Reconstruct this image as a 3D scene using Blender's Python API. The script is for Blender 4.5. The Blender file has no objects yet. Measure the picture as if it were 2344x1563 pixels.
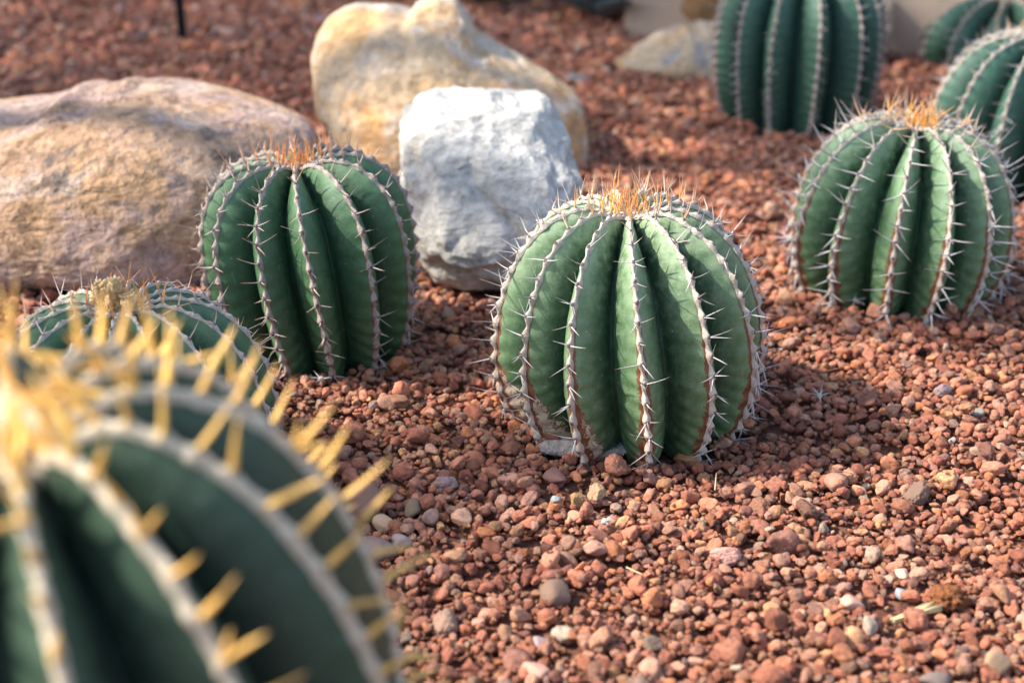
import bpy, bmesh, math, random
import numpy as np
from mathutils import Vector, Matrix, noise as mn

random.seed(7); rng = np.random.default_rng(7)
S = bpy.context.scene
# ------------------------------------------------------------------ camera
PITCH = math.radians(24.5); CAMH = 0.60; FPX = 3256.0
cam_d = bpy.data.cameras.new('camera'); cam = bpy.data.objects.new('camera', cam_d)
S.collection.objects.link(cam); S.camera = cam
cam_d.lens = 50.0; cam_d.sensor_width = 36.0
cam.location = (0, 0, CAMH); cam.rotation_euler = (math.pi/2 - PITCH, 0, 0)
cam_d.clip_start = 0.02; cam_d.clip_end = 500
cam_d.dof.use_dof = True; cam_d.dof.focus_distance = 1.22; cam_d.dof.aperture_fstop = 4.0
cam_d.dof.aperture_blades = 0
# ------------------------------------------------------------------ world and sun
SUN = Vector((-0.80, 0.02, 0.78)).normalized()
W = bpy.data.worlds.new('World'); S.world = W; W.use_nodes = True
nt = W.node_tree; bg = nt.nodes['Background']
sky = nt.nodes.new('ShaderNodeTexSky'); sky.sky_type = 'NISHITA'; sky.sun_disc = False
sky.sun_elevation = math.asin(SUN.z); sky.sun_rotation = math.atan2(SUN.x, SUN.y)
sky.dust_density = 2.0
nt.links.new(sky.outputs[0], bg.inputs[0]); bg.inputs[1].default_value = 0.15
sd = bpy.data.lights.new('sun', 'SUN'); sd.energy = 3.4; sd.angle = math.radians(1.0); sd.color = (1.0, 0.93, 0.82)
sun = bpy.data.objects.new('sun', sd); S.collection.objects.link(sun)
sun.rotation_euler = SUN.to_track_quat('Z', 'Y').to_euler()
S.view_settings.view_transform = 'Standard'; S.view_settings.look = 'None'
S.view_settings.exposure = 1.33; S.view_settings.gamma = 1.0
S.cycles.use_denoising = True
S.cycles.max_bounces = 6; S.cycles.diffuse_bounces = 4; S.cycles.transmission_bounces = 2
# ------------------------------------------------------------------ pixel helpers (photo pixels, 2344 x 1563)
CF = np.array([0, math.cos(PITCH), -math.sin(PITCH)]); CU = np.array([0, math.sin(PITCH), math.cos(PITCH)])
CX = np.array([1.0, 0, 0]); CP = np.array([0, 0, CAMH])
def at(px, py, z): return CP + CX*(px-1172)/FPX*z - CU*(py-781.5)/FPX*z + CF*z
def ground(px, py, h=0.0):
    d = CX*(px-1172)/FPX - CU*(py-781.5)/FPX + CF
    return CP + d*((h-CAMH)/d[2])
def proj(P):
    P = np.asarray(P, float) - CP; z = P@CF
    return 1172 + FPX*(P@CX)/z, 781.5 - FPX*(P@CU)/z, z
# ------------------------------------------------------------------ object helpers
def setp(o, label=None, cat=None, group=None, kind=None):
    if label: o['label'] = label
    if cat: o['category'] = cat
    if group: o['group'] = group
    if kind: o['kind'] = kind
    return o
def empty(name, loc, rot=(0,0,0)):
    o = bpy.data.objects.new(name, None); S.collection.objects.link(o)
    o.location = loc; o.rotation_euler = rot; o.empty_display_size = .05
    return o
def mesh_data(name, V, F, mat, smooth=True, attrs=None):
    me = bpy.data.meshes.new(name)
    V = np.asarray(V, float)
    me.from_pydata(V.tolist(), [], F if isinstance(F, list) else F.tolist())
    if mat: me.materials.append(mat)
    if smooth: me.polygons.foreach_set('use_smooth', [True]*len(me.polygons))
    for k, a in (attrs or {}).items():
        at_ = me.attributes.new(k, 'FLOAT', 'POINT'); at_.data.foreach_set('value', np.asarray(a, np.float32))
    me.update(); return me
def mesh_obj(name, V, F, mat, parent=None, smooth=True, attrs=None, loc=None):
    o = bpy.data.objects.new(name, mesh_data(name, V, F, mat, smooth, attrs)); S.collection.objects.link(o)
    if parent: o.parent = parent
    if loc is not None: o.location = loc
    return o
def grid_faces(nr, nc, wrap=False):
    r = np.arange(nr-1)[:, None]; c = np.arange(nc if wrap else nc-1)[None, :]
    a = r*nc + c; b = r*nc + (c+1) % nc
    return np.stack([a, b, b+nc, a+nc], -1).reshape(-1, 4)
def smoothstep(a, b, x):
    t = np.clip((x-a)/(b-a), 0, 1); return t*t*(3-2*t)
def fbm(P, scale, octv=4, seed=0.0):
    return np.array([mn.fractal(Vector((p[0]*scale+seed, p[1]*scale+seed*1.7, p[2]*scale-seed)), 0.9, 2.1, octv) for p in P])
def ico(sub):
    bm = bmesh.new(); bmesh.ops.create_icosphere(bm, subdivisions=sub, radius=1.0)
    V = np.array([v.co[:] for v in bm.verts]); F = [[v.index for v in f.verts] for f in bm.faces]; bm.free()
    return V, F
# ------------------------------------------------------------------ material helpers
class NT:
    def __init__(s, name):
        s.m = bpy.data.materials.new(name); s.m.use_nodes = True; s.t = s.m.node_tree; s.N = s.t.nodes; s.L = s.t.links
        s.b = s.N['Principled BSDF']
    def n(s, typ, **kw):
        o = s.N.new(typ)
        for k, v in kw.items():
            if k.startswith('i_'):
                key = k[2:]; key = int(key) if key.isdigit() else key.replace('_', ' ')
                inp = o.inputs[key]
                if hasattr(v, 'is_linked') or hasattr(v, 'links'): s.L.new(v, inp)
                else: inp.default_value = v
            else: setattr(o, k, v)
        return o
    def link(s, a, b): s.L.new(a, b)
    def noise(s, scale, detail=4, rough=.55, vec=None, dist=0):
        o = s.n('ShaderNodeTexNoise'); o.inputs['Scale'].default_value = scale; o.inputs['Detail'].default_value = detail
        o.inputs['Roughness'].default_value = rough; o.inputs['Distortion'].default_value = dist
        if vec is not None: s.link(vec, o.inputs['Vector'])
        return o.outputs['Fac']
    def ramp(s, fac, stops, interp='LINEAR'):
        o = s.n('ShaderNodeValToRGB'); o.color_ramp.interpolation = interp
        e = o.color_ramp.elements
        while len(e) < len(stops): e.new(0.5)
        for el, (p, c) in zip(e, stops):
            el.position = p; el.color = (c, c, c, 1) if isinstance(c, (int, float)) else (*c, 1)
        s.link(fac, o.inputs[0]); return o.outputs[0]
    def math(s, op, a, b=None, c=None, clamp=False):
        o = s.n('ShaderNodeMath', operation=op, use_clamp=clamp)
        for i, v in enumerate((a, b, c)):
            if v is None: continue
            if isinstance(v, (int, float)): o.inputs[i].default_value = v
            else: s.link(v, o.inputs[i])
        return o.outputs[0]
    def mix(s, fac, a, b, blend='MIX'):
        o = s.n('ShaderNodeMix', data_type='RGBA', blend_type=blend)
        for i, v in ((0, fac), (6, a), (7, b)):
            if isinstance(v, (int, float)): o.inputs[i].default_value = v
            elif isinstance(v, tuple): o.inputs[i].default_value = (*v, 1)
            else: s.link(v, o.inputs[i])
        return o.outputs[2]
    def attr(s, name, typ='GEOMETRY'):
        o = s.n('ShaderNodeAttribute', attribute_name=name); o.attribute_type = typ; return o.outputs['Fac']
    def sstep(s, x, a, b):
        o = s.n('ShaderNodeMapRange', interpolation_type='SMOOTHSTEP'); s.link(x, o.inputs[0])
        for i, v in ((1, a), (2, b)):
            if isinstance(v, (int, float)): o.inputs[i].default_value = v
            else: s.link(v, o.inputs[i])
        return o.outputs[0]
    def bump(s, h, strength, dist, prev=None):
        o = s.n('ShaderNodeBump'); o.inputs['Strength'].default_value = strength; o.inputs['Distance'].default_value = dist
        s.link(h, o.inputs['Height'])
        if prev is not None: s.link(prev, o.inputs['Normal'])
        return o.outputs[0]
    def done(s, col=None, rough=.8, normal=None, spec=.3):
        if col is not None:
            if isinstance(col, tuple): s.b.inputs['Base Color'].default_value = (*col, 1)
            else: s.link(col, s.b.inputs['Base Color'])
        if isinstance(rough, (int, float)): s.b.inputs['Roughness'].default_value = rough
        else: s.link(rough, s.b.inputs['Roughness'])
        s.b.inputs['Specular IOR Level'].default_value = spec
        if normal is not None: s.link(normal, s.b.inputs['Normal'])
        return s.m

def gravel_mat(name, stops, satv=.0, spec=.25, bump=.9):
    m = NT(name); oi = m.n('ShaderNodeObjectInfo'); rnd = oi.outputs['Random']
    tc = m.n('ShaderNodeTexCoord').outputs['Object']
    ofs = m.n('ShaderNodeVectorMath', operation='ADD'); m.link(tc, ofs.inputs[0])
    cmb = m.n('ShaderNodeCombineXYZ'); m.link(m.math('MULTIPLY', rnd, 37.0), cmb.inputs[0]); m.link(m.math('MULTIPLY', rnd, 91.0), cmb.inputs[1])
    m.link(cmb.outputs[0], ofs.inputs[1]); v = ofs.outputs[0]
    base = m.ramp(rnd, stops, 'LINEAR')
    n1 = m.noise(1.6, 5, .6, v)
    r2 = m.math('FRACT', m.math('MULTIPLY', rnd, 57.31))
    val = m.math('ADD', m.math('MULTIPLY', r2, .70), .62)
    col = m.mix(1.0, base, m.ramp(n1, [(0.3, .6), (.5, 1.0), (.7, 1.3)]), 'MULTIPLY')
    hs = m.n('ShaderNodeHueSaturation'); m.link(val, hs.inputs['Value']); m.link(col, hs.inputs['Color'])
    hs.inputs['Saturation'].default_value = .96
    n2 = m.noise(5.0, 3, .6, v)
    col = m.mix(m.sstep(n2, .56, .68), hs.outputs[0], (.42, .22, .12))
    m.L.new(hs.outputs[0], col.node.inputs[6])
    f = m.math('MULTIPLY', m.sstep(n2, .55, .7), .35); m.link(f, col.node.inputs[0])
    vo = m.n('ShaderNodeTexVoronoi'); vo.inputs['Scale'].default_value = 5.5; m.link(v, vo.inputs['Vector'])
    nb = m.noise(14, 4, .7, v)
    h = m.math('ADD', m.math('MULTIPLY', m.sstep(vo.outputs['Distance'], .0, .35), .6), nb)
    return m.done(col, .9, m.bump(h, bump, .0018), spec)

RED = [(0.0, (0.471, 0.152, 0.084)), (.14, (0.583, 0.213, 0.116)), (.28, (0.397, 0.128, 0.077)), (.40, (0.595, 0.287, 0.174)), (.50, (0.484, 0.189, 0.114)),
       (.62, (0.645, 0.232, 0.093)), (.71, (0.310, 0.128, 0.093)), (.80, (0.558, 0.299, 0.186)), (.87, (0.422, 0.207, 0.145)), (.94, (0.670, 0.329, 0.139)), (.97, (0.335, 0.195, 0.162)), (.992, (0.521, 0.342, 0.232)), (1.0, (0.694, 0.537, 0.394))]
M_gravel = gravel_mat('lava_gravel', RED)
def peb_mat(name, c):
    d = tuple(x*.78 for x in c); e = tuple(min(1, x*1.15) for x in c)
    return gravel_mat(name, [(0, d), (.5, c), (1, e)], spec=.3, bump=.25)

# ------------------------------------------------------------------ cacti
def catmull(P, n):
    P = np.array(P, float); out = []
    Q = np.vstack([2*P[0]-P[1], P, 2*P[-1]-P[-2]])
    for i in range(1, len(Q)-2):
        for t in np.linspace(0, 1, 40, endpoint=False):
            a, b, c, d = Q[i-1], Q[i], Q[i+1], Q[i+2]
            out.append(.5*((2*b)+(-a+c)*t+(2*a-5*b+4*c-d)*t*t+(-a+3*b-3*c+d)*t**3))
    out.append(P[-1]); out = np.array(out)
    s = np.r_[0, np.cumsum(np.linalg.norm(np.diff(out, axis=0), axis=1))]
    si = np.linspace(0, s[-1], n)
    return np.c_[np.interp(si, s, out[:, 0]), np.interp(si, s, out[:, 1])], s[-1]

def cactus_mat(name, deep, light, pale, brown=1.0, cork=0.0, pale_amt=.5):
    m = NT(name); a = m.attr('crest'); dn = m.attr('down'); ed = m.attr('edge'); sk = m.attr('cork')
    tc = m.n('ShaderNodeTexCoord').outputs['Object']
    n1 = m.noise(28, 4, .6, tc); n2 = m.noise(95, 5, .65, tc); n3 = m.noise(380, 3, .6, tc)
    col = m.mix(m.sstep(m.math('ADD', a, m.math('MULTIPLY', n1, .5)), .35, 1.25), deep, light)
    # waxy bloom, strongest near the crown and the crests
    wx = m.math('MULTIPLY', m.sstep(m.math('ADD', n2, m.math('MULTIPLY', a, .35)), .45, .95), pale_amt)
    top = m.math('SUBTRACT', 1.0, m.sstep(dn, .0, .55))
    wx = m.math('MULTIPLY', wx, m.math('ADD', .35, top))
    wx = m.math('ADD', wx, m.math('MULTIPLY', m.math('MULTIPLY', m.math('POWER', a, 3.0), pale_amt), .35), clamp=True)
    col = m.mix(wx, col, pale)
    # fine scratches running down
    mp = m.n('ShaderNodeMapping'); m.link(tc, mp.inputs[0]); mp.inputs['Scale'].default_value = (260, 260, 26)
    sc = m.noise(1.0, 3, .7, mp.outputs[0], .6)
    col = m.mix(m.math('MULTIPLY', m.sstep(sc, .60, .74), .16), col, pale)
    # tiny white flecks
    vf = m.n('ShaderNodeTexVoronoi'); vf.inputs['Scale'].default_value = 210; m.link(tc, vf.inputs['Vector'])
    fl = m.math('SUBTRACT', 1.0, m.sstep(vf.outputs['Distance'], .07, .13)); fl = m.math('MULTIPLY', fl, m.sstep(n2, .5, .6))
    col = m.mix(m.math('MULTIPLY', fl, .6), col, (.55, .60, .50))
    if cork > 0:
        th = m.math('MULTIPLY', m.math('MULTIPLY', sk, cork), m.math('ADD', -.6, m.math('ADD', m.math('MULTIPLY', n2, 2.4), m.math('MULTIPLY', n3, 1.2))))
        k1 = m.sstep(m.math('SUBTRACT', th, ed), -.0016, -.0006); k2 = m.sstep(m.math('SUBTRACT', th, ed), .0004, .0012)
        col = m.mix(k1, col, (.17, .055, .022)); col = m.mix(k2, col, (.44, .36, .26))
        vv = m.n('ShaderNodeTexVoronoi', feature='DISTANCE_TO_EDGE'); vv.inputs['Scale'].default_value = 60
        dv = m.n('ShaderNodeVectorMath', operation='ADD'); m.link(tc, dv.inputs[0])
        nn = m.n('ShaderNodeTexNoise'); nn.inputs['Scale'].default_value = 70; m.link(tc, nn.inputs['Vector'])
        sc2 = m.n('ShaderNodeVectorMath', operation='SCALE'); m.link(nn.outputs['Color'], sc2.inputs[0]); sc2.inputs['Scale'].default_value = .02
        m.link(sc2.outputs[0], dv.inputs[1]); m.link(dv.outputs[0], vv.inputs['Vector'])
        crk = m.math('MULTIPLY', k2, m.math('SUBTRACT', 1.0, m.sstep(vv.outputs['Distance'], .03, .09)))
        col = m.mix(m.math('MULTIPLY', crk, .3), col, (.15, .05, .02))
    if brown > 0:
        w = m.math('MULTIPLY', m.sstep(m.math('ADD', dn, m.math('MULTIPLY', n1, .3)), .55, 1.05), m.math('MULTIPLY', m.math('ADD', m.math('ADD', m.math('MULTIPLY', n2, 1.3), m.math('MULTIPLY', n3, .5)), -.62), .016*brown))
        bm_ = m.sstep(m.math('SUBTRACT', m.math('ADD', w, .0008*brown), m.math('SUBTRACT', ed, .0032)), .0, .0012)
        bm_ = m.math('MULTIPLY', bm_, m.sstep(dn, .30, .6))
        col = m.mix(bm_, col, (.16, .058, .026))
    h = m.math('ADD', m.math('MULTIPLY', n2, 1.0), m.math('MULTIPLY', n3, .35))
    nrm = m.bump(h, .35, .0012)
    rg = m.math('ADD', .42, m.math('MULTIPLY', n2, .25))
    m.done(col, rg, nrm, .42)
    m.b.inputs['Subsurface Weight'].default_value = 0.0
    return m.m

def wool_mat(name, c, dark):
    m = NT(name); tc = m.n('ShaderNodeTexCoord').outputs['Object']
    n1 = m.noise(420, 4, .7, tc); n2 = m.noise(120, 3, .6, tc); s = m.attr('spot'); dn = m.attr('down')
    col = m.mix(m.sstep(n1, .35, .7), tuple(x*.62 for x in c), c)
    col = m.mix(m.math('MULTIPLY', m.sstep(dn, .15, .75), m.sstep(n2, .3, .65)), col, tuple(x*y for x, y in zip(c, (.72, .62, .60))))
    sp = m.math('MULTIPLY', m.sstep(m.math('ADD', s, m.math('MULTIPLY', n1, .7)), .66, 1.0), .9)
    col = m.mix(sp, col, dark)
    return m.done(col, .95, m.bump(n1, .9, .0012), .1)

def spine_mat(name, old, young, tip):
    m = NT(name); ag = m.attr('age'); al = m.attr('along'); rd = m.attr('rnd')
    yf = m.math('SUBTRACT', 1.0, m.sstep(m.math('ADD', ag, m.math('MULTIPLY', rd, .12)), .10, .36))
    col = m.mix(yf, old, young)
    col = m.mix(m.math('MULTIPLY', m.sstep(rd, .62, .8), m.math('SUBTRACT', 1.0, yf)), col, tuple(x*.55 for x in old))
    col = m.mix(m.math('MULTIPLY', m.sstep(al, .45, 1.0), .55), col, tip)
    m.done(col, .5, None, .4); return m.m

def spine_geo(base, d, L, r, bend):
    """one tapered, slightly curved spine; 5 rings of 5"""
    d = d/np.linalg.norm(d); up = np.array([0, 0, 1.0]) if abs(d[2]) < .9 else np.array([1.0, 0, 0])
    u = np.cross(d, up); u /= np.linalg.norm(u); v = np.cross(u, d)
    V = []; al = []
    for i, t in enumerate((0, .12, .4, .75)):
        c = base + d*L*t + bend*L*t*t; rr = r*(1.25, 1.0, .8, .42)[i]
        for k in range(5):
            a = 2*math.pi*k/5; V.append(c + (u*math.cos(a)*1.15 + v*math.sin(a)*.8)*rr); al.append(t)
    V.append(base + d*L + bend*L); al.append(1.0)
    F = []
    for i in range(3):
        for k in range(5):
            F.append([i*5+k, i*5+(k+1) % 5, (i+1)*5+(k+1) % 5, (i+1)*5+k])
    for k in range(5): F.append([15+k, 15+(k+1) % 5, 20])
    return np.array(V), F, np.array(al)

PROF = {
 'round': [(0.00, .930), (.06, .945), (.16, .975), (.30, .995), (.45, .972), (.64, .90), (.81, .765), (.925, .60), (.985, .43), (1.0, .26), (.95, .09), (.86, -.05), (.74, -.16)],
 'tall':  [(0.00, .930), (.08, .950), (.20, .982), (.34, .998), (.52, .985), (.70, .935), (.86, .84), (.96, .70), (1.0, .52), (.995, .34), (.95, .16), (.87, .02), (.78, -.12)],
 'column': [(0.00, .950), (.10, .965), (.25, .99), (.42, .995), (.62, .97), (.82, .90), (.94, .80), (.99, .66), (1.0, .48), (.99, .30), (.95, .12), (.90, .0), (.84, -.12)],
}
def make_cactus(name, label, base, R, H, N, phase, prof='round', depth=.27, tilt=(0, 0), twist=0.0, mat=None, wool=None, smat=None,
                seed=0, strip_w=.0036, sp_len=.022, sp_r=.00058, spacing=.0155, dens=.78, crown_len=.023, n_single=100, group='ribbed barrel cacti planted in the gravel',
                res=22, nt_=150, bendk=.03, fan=1.0, crown_n=9, young=.12, cork_side=None, angs=None, wramp=1.0, crown_sz=1.0, bead=1.0, latp=1.0, up=.0, thin=.36):
    r_ = np.random.default_rng(seed)
    root = empty(name, tuple(base), (tilt[1], tilt[0], 0))
    setp(root, label, 'cactus', group)
    Mr = np.array(root.rotation_euler.to_matrix()); base = np.array(base, float)
    pts, arc = catmull([(r*R, z*H) for r, z in PROF[prof]], nt_)
    tg = np.gradient(pts, axis=0); tg /= np.linalg.norm(tg, axis=1)[:, None]
    nr = np.c_[-tg[:, 1], tg[:, 0]]          # outward normal of the profile
    T = np.linspace(0, 1, nt_); s = T*arc
    # areole positions along the crest
    aj = []; x = .006
    while x < arc*.985:
        aj.append(x); f = x/arc
        x += spacing*(.45 + .65*smoothstep(0, .25, f) - .22*smoothstep(.65, 1, f))*r_.uniform(.95, 1.05)
    aj = np.array(aj); jidx = np.interp(s, aj, np.arange(len(aj)), left=-.5)
    cr = np.array([phase + 2*math.pi*(k + r_.uniform(-.04, .04))/N for k in range(N)])
    if angs is not None:          # crests seen in the photograph, degrees right of the direction to the camera; the rest spaced evenly
        face = math.atan2(-base[1], -base[0]); aa = np.radians(angs); rest = N-len(aa); gap = (2*math.pi-(aa[-1]-aa[0]))/(rest+1)
        cr = np.r_[aa, [aa[-1]+gap*(i+1+r_.uniform(-.05, .05)) for i in range(rest)]] + face
        cr = cr - twist*.45
    bend = r_.uniform(-bendk, bendk, N); jph = r_.uniform(0, 1, N); rv = r_.uniform(.975, 1.02, N)
    def crest_ang(k, t): return cr[k % N] + (2*math.pi if k >= N else 0) + twist*t + bend[k % N]*np.sin(t*4.2 + k)
    dmax = depth*R
    dep = dmax*smoothstep(.02, .42, pts[:, 0]/R)*(1 - .25*smoothstep(.75, 1.0, T)) + np.minimum(.25*pts[:, 0], .004)
    nw = res
    cols = []; A = []; E = []; CK = []; DN = []; V = []
    ws = []
    for i in range(nw):                         # finer near the crest
        ws.append(i/nw)
    ws = np.array(ws); 
    for k in range(N):
        a0 = crest_ang(k, T); a1 = crest_ang(k+1, T)
        for w in ws:
            q = 1-abs(2*w-1)                     # 0 crest .. 1 valley
            ang = a0 + (a1-a0)*w
            g = .64*q + .12*q*q + .24*q**5
            kk = k if w < .5 else (k+1) % N
            ph = 2*math.pi*(jidx + jph[kk])
            cre = (1-q)**3
            sc = (.0011*smoothstep(.25, .9, T)+.0004)*np.cos(ph)*cre
            wr = (.0006*smoothstep(.45, 1, T)+.00008)*np.sin(ph + q*5.0 + 1.3*np.sin(T*23+k*2.1))*math.sin(math.pi*min(1, q*1.02))*wramp
            rr = rv[k]*(1-smoothstep(0, 1, w)) + rv[(k+1) % N]*smoothstep(0, 1, w)
            off = dep*g - sc - wr
            r = np.maximum(pts[:, 0]*rr - off*nr[:, 0], .0008*q+.0004); z = pts[:, 1] - off*nr[:, 1]
            V.append(np.c_[r*np.cos(ang), r*np.sin(ang), z])
            A.append(np.full(nt_, 1-q)); E.append(q*math.pi/N*np.maximum(pts[:, 0], .01)*1.25); DN.append(T)
            ck = smoothstep(.60, .95, T)
            if cork_side is not None:
                dd = math.cos(float(ang[nt_//2]) - cork_side); ck = ck*max(0, (dd-.1)/.9)**1.5
            else: ck = ck*(.5+.5*math.sin(k*2.3+seed))
            CK.append(ck)
    nc = len(V); V = np.stack(V, 1).reshape(-1, 3)      # rows: T, cols: around
    F = grid_faces(nt_, nc, True)[:, ::-1]
    st = lambda X: np.stack(X, 1).reshape(-1)
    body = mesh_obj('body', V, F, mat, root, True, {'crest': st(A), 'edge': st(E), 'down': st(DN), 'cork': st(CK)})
    # felted areole strips, one per rib
    def frame(k, sv):
        t = sv/arc; p = np.array([np.interp(sv, s, pts[:, 0]), np.interp(sv, s, pts[:, 1])])
        n2 = np.array([np.interp(sv, s, nr[:, 0]), np.interp(sv, s, nr[:, 1])]); n2 /= np.linalg.norm(n2)
        ang = float(np.interp(t, T, crest_ang(k, T)))
        ph = 2*math.pi*(np.interp(sv, s, jidx) + jph[k])
        rr = p[0]*rv[k]; off = -(.0011*float(smoothstep(.25, .9, t))+.0004)*math.cos(ph)
        c, s_ = math.cos(ang), math.sin(ang)
        P = np.array([(rr-off*n2[0])*c, (rr-off*n2[0])*s_, p[1]-off*n2[1]])
        n3 = np.array([n2[0]*c, n2[0]*s_, n2[1]]); b = np.array([-s_, c, 0.0]); d = -np.cross(n3, b)
        d = np.array([n2[1]*c*1.0, n2[1]*s_, -n2[0]])
        return P, n3, b, d, t, ph
    crossa = np.linspace(0, math.pi, 9)
    spines = []
    for k in range(N):
        SV = []; SP = []; SD = []
        ns = int(len(aj)*7); svs = np.linspace(.004, arc*.99, ns)
        wob = r_.uniform(0, 10)
        for sv in svs:
            P, n3, b, d, t, ph = frame(k, sv)
            cs = math.cos(ph)
            wv = strip_w*(.70+.26*cs*bead*min(1, .25+t*3))*(.75+.35*t if t > .1 else .9+(.1-t)*3)*(1+.25*mn.noise(Vector((sv*300, k*3.1, wob))))
            hh = strip_w*(.50+.22*cs*bead)*(1+.2*max(0, .12-t)/.12)*(.75+.25*min(1, t/.25))
            lat = strip_w*.22*mn.noise(Vector((sv*160, k*5.3, wob+4)))
            for th in crossa:
                jit = 1+.16*mn.noise(Vector((sv*500, th*2.0, k+wob)))
                SV.append(P + b*(math.cos(th)*wv*jit+lat) + n3*(math.sin(th)*hh*jit*1.5 - abs(math.cos(th))**2*wv*.55-.0004))
                SP.append(max(0, math.sin(th))**3*max(0, cs)**2.5*(1 if t > .06 else .2)); SD.append(t)
        mesh_obj('areole_strip', SV, grid_faces(ns, len(crossa)), wool, root, True, {'spot': SP, 'down': SD})
        # spines at every areole: phase where cos(ph)=1
        jj = np.arange(0, len(aj)+1) - jph[k]
        for j in jj:
            if j < 0 or j > len(aj)-1.01: continue
            sv = float(np.interp(j, np.arange(len(aj)), aj)); P, n3, b, d, t, ph = frame(k, sv)
            if t > .97: continue
            yg = 1-float(smoothstep(young*.6, young*1.8, t)); upv = np.array([0, 0, 1.0])
            fl = float(smoothstep(.5, 1.0, t))
            specs = []
            for sg in (-1, 1):
                if r_.random() < .80*dens*latp: specs.append((n3*r_.uniform(.15, .6) + b*sg*.95 + d*r_.uniform(-.45, .45), r_.uniform(.5, 1.15)))
                if r_.random() < (.35+.6*fl)*dens*latp: specs.append((n3*.40 + b*sg*.6 + d*r_.uniform(.45, .9), r_.uniform(.55, .95)))
            if r_.random() < .80*dens: specs.append((n3*1.0 - d*up + d*r_.uniform(-.35, .25) + b*r_.uniform(-.3, .3), r_.uniform(.85, 1.25)))
            if r_.random() < .25*dens: specs.append((n3*.7 - d*.7 + b*r_.uniform(-.3, .3), r_.uniform(.5, .8)))
            if yg > 0: specs = [q for q in specs if r_.random() > thin*yg]
            for dv, lf in specs:
                dv = dv/np.linalg.norm(dv)*(1) + r_.normal(0, .15, 3)
                if yg > 0: dv = dv*(1-.65*yg) + upv*.75*yg + n3*.15*yg
                L = (sp_len*(1-yg) + crown_len*yg)*lf; rad = sp_r*r_.uniform(.8, 1.15)*(1+.15*yg)
                if r_.random() > fan: L *= .6
                spines.append((P + n3*.0012 + b*r_.uniform(-.001, .001), dv, L, rad, (-d*.10 + upv*.05)*r_.uniform(-.3, 1.3)+r_.normal(0, .03, 3), t))
    # woolly crown and its upright young spines
    zc = pts[0, 1]
    for i in range(crown_n):
        rad = R*.13*math.sqrt(r_.random()); a = r_.uniform(0, 6.283)
        P = np.array([rad*math.cos(a), rad*math.sin(a), zc + .035*H*(rad/(.13*R))*.9])
        dv = np.array([math.cos(a)*rad/R*2.6, math.sin(a)*rad/R*2.6, 1.0]) + r_.normal(0, .12, 3)
        spines.append((P, dv, crown_len*r_.uniform(.6, 1.1), sp_r*r_.uniform(.8, 1.1), r_.normal(0, .05, 3), .0))
    if True:
        IV, IF = ico(4); nz = fbm(IV, 4.0, 3, seed)
        CV = IV*(1+.28*nz)[:, None]*np.array([R*.115*crown_sz, R*.115*crown_sz, H*.035*crown_sz]) + np.array([0, 0, zc+.012*H])
        mesh_obj('woolly_crown', CV, IF, wool, root, True, {'spot': np.zeros(len(CV)), 'down': np.zeros(len(CV))})
    # choose the spines that show largest
    sc = []
    cl = Mr.T@(CP-base)
    for i, (P, dv, L, rad, bd, t) in enumerate(spines):
        Pw = Mr@P + base; Qw = Mr@(P+dv/np.linalg.norm(dv)*L) + base
        x0, y0, z0 = proj(Pw); x1, y1, z1 = proj(Qw)
        vis = P - np.array([0, 0, P[2]]); tocam = cl-P; tocam /= np.linalg.norm(tocam)
        nn = np.array([P[0], P[1], 0]); l = np.linalg.norm(nn); facing = (nn/l)@tocam if l > .02 else 1
        inside = (0 < x0 < 2344 and 0 < y0 < 1563)
        sc.append(math.hypot(x1-x0, y1-y0)*(1 if facing > -.15 else .1)*(1 if inside else .02))
    order = np.argsort(-np.array(sc)); single = set(order[:n_single].tolist())
    BV = []; BF = []; BA = []; BL = []; BR = []; n0 = 0
    for i, (P, dv, L, rad, bd, t) in enumerate(spines):
        V1, F1, al = spine_geo(P, np.array(dv, float), L, rad, np.array(bd)); rd = r_.random()
        if i in single:
            mesh_obj('spine', V1-P, F1, smat, root, True, {'age': np.full(21, t), 'along': al, 'rnd': np.full(21, rd)}, loc=tuple(P))
        else:
            BV.append(V1); BF += [[q+n0 for q in f] for f in F1]; n0 += 21; BA += [t]*21; BL += al.tolist(); BR += [rd]*21
    if BV:
        o = mesh_obj('spines', np.vstack(BV), BF, smat, root, True, {'age': BA, 'along': BL, 'rnd': BR}); o['kind'] = 'stuff'
    return root, body, Mr

W_cream = wool_mat('cream_wool', (.64, .57, .48), (.10, .075, .065))
W_gold = wool_mat('golden_wool', (.74, .64, .48), (.12, .09, .07))
W_grey = wool_mat('grey_wool', (.46, .39, .34), (.09, .07, .06))
SP_grey = spine_mat('grey_spine', (.52, .48, .47), (.78, .36, .07), (.34, .16, .12))
SP_orange = spine_mat('orange_spine', (.50, .40, .36), (.72, .28, .05), (.50, .18, .06))
SP_yellow = spine_mat('yellow_spine', (.90, .52, .14), (.93, .56, .13), (.92, .58, .22))
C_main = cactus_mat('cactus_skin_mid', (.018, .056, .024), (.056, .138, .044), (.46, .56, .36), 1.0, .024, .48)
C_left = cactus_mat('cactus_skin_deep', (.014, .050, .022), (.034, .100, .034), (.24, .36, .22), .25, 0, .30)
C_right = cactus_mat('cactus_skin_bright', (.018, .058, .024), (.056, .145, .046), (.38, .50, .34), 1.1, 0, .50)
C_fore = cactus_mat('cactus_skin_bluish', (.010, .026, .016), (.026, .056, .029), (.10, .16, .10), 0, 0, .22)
C_back = cactus_mat('cactus_skin_teal', (.011, .042, .028), (.022, .075, .042), (.14, .27, .21), 0, 0, .30)

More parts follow.
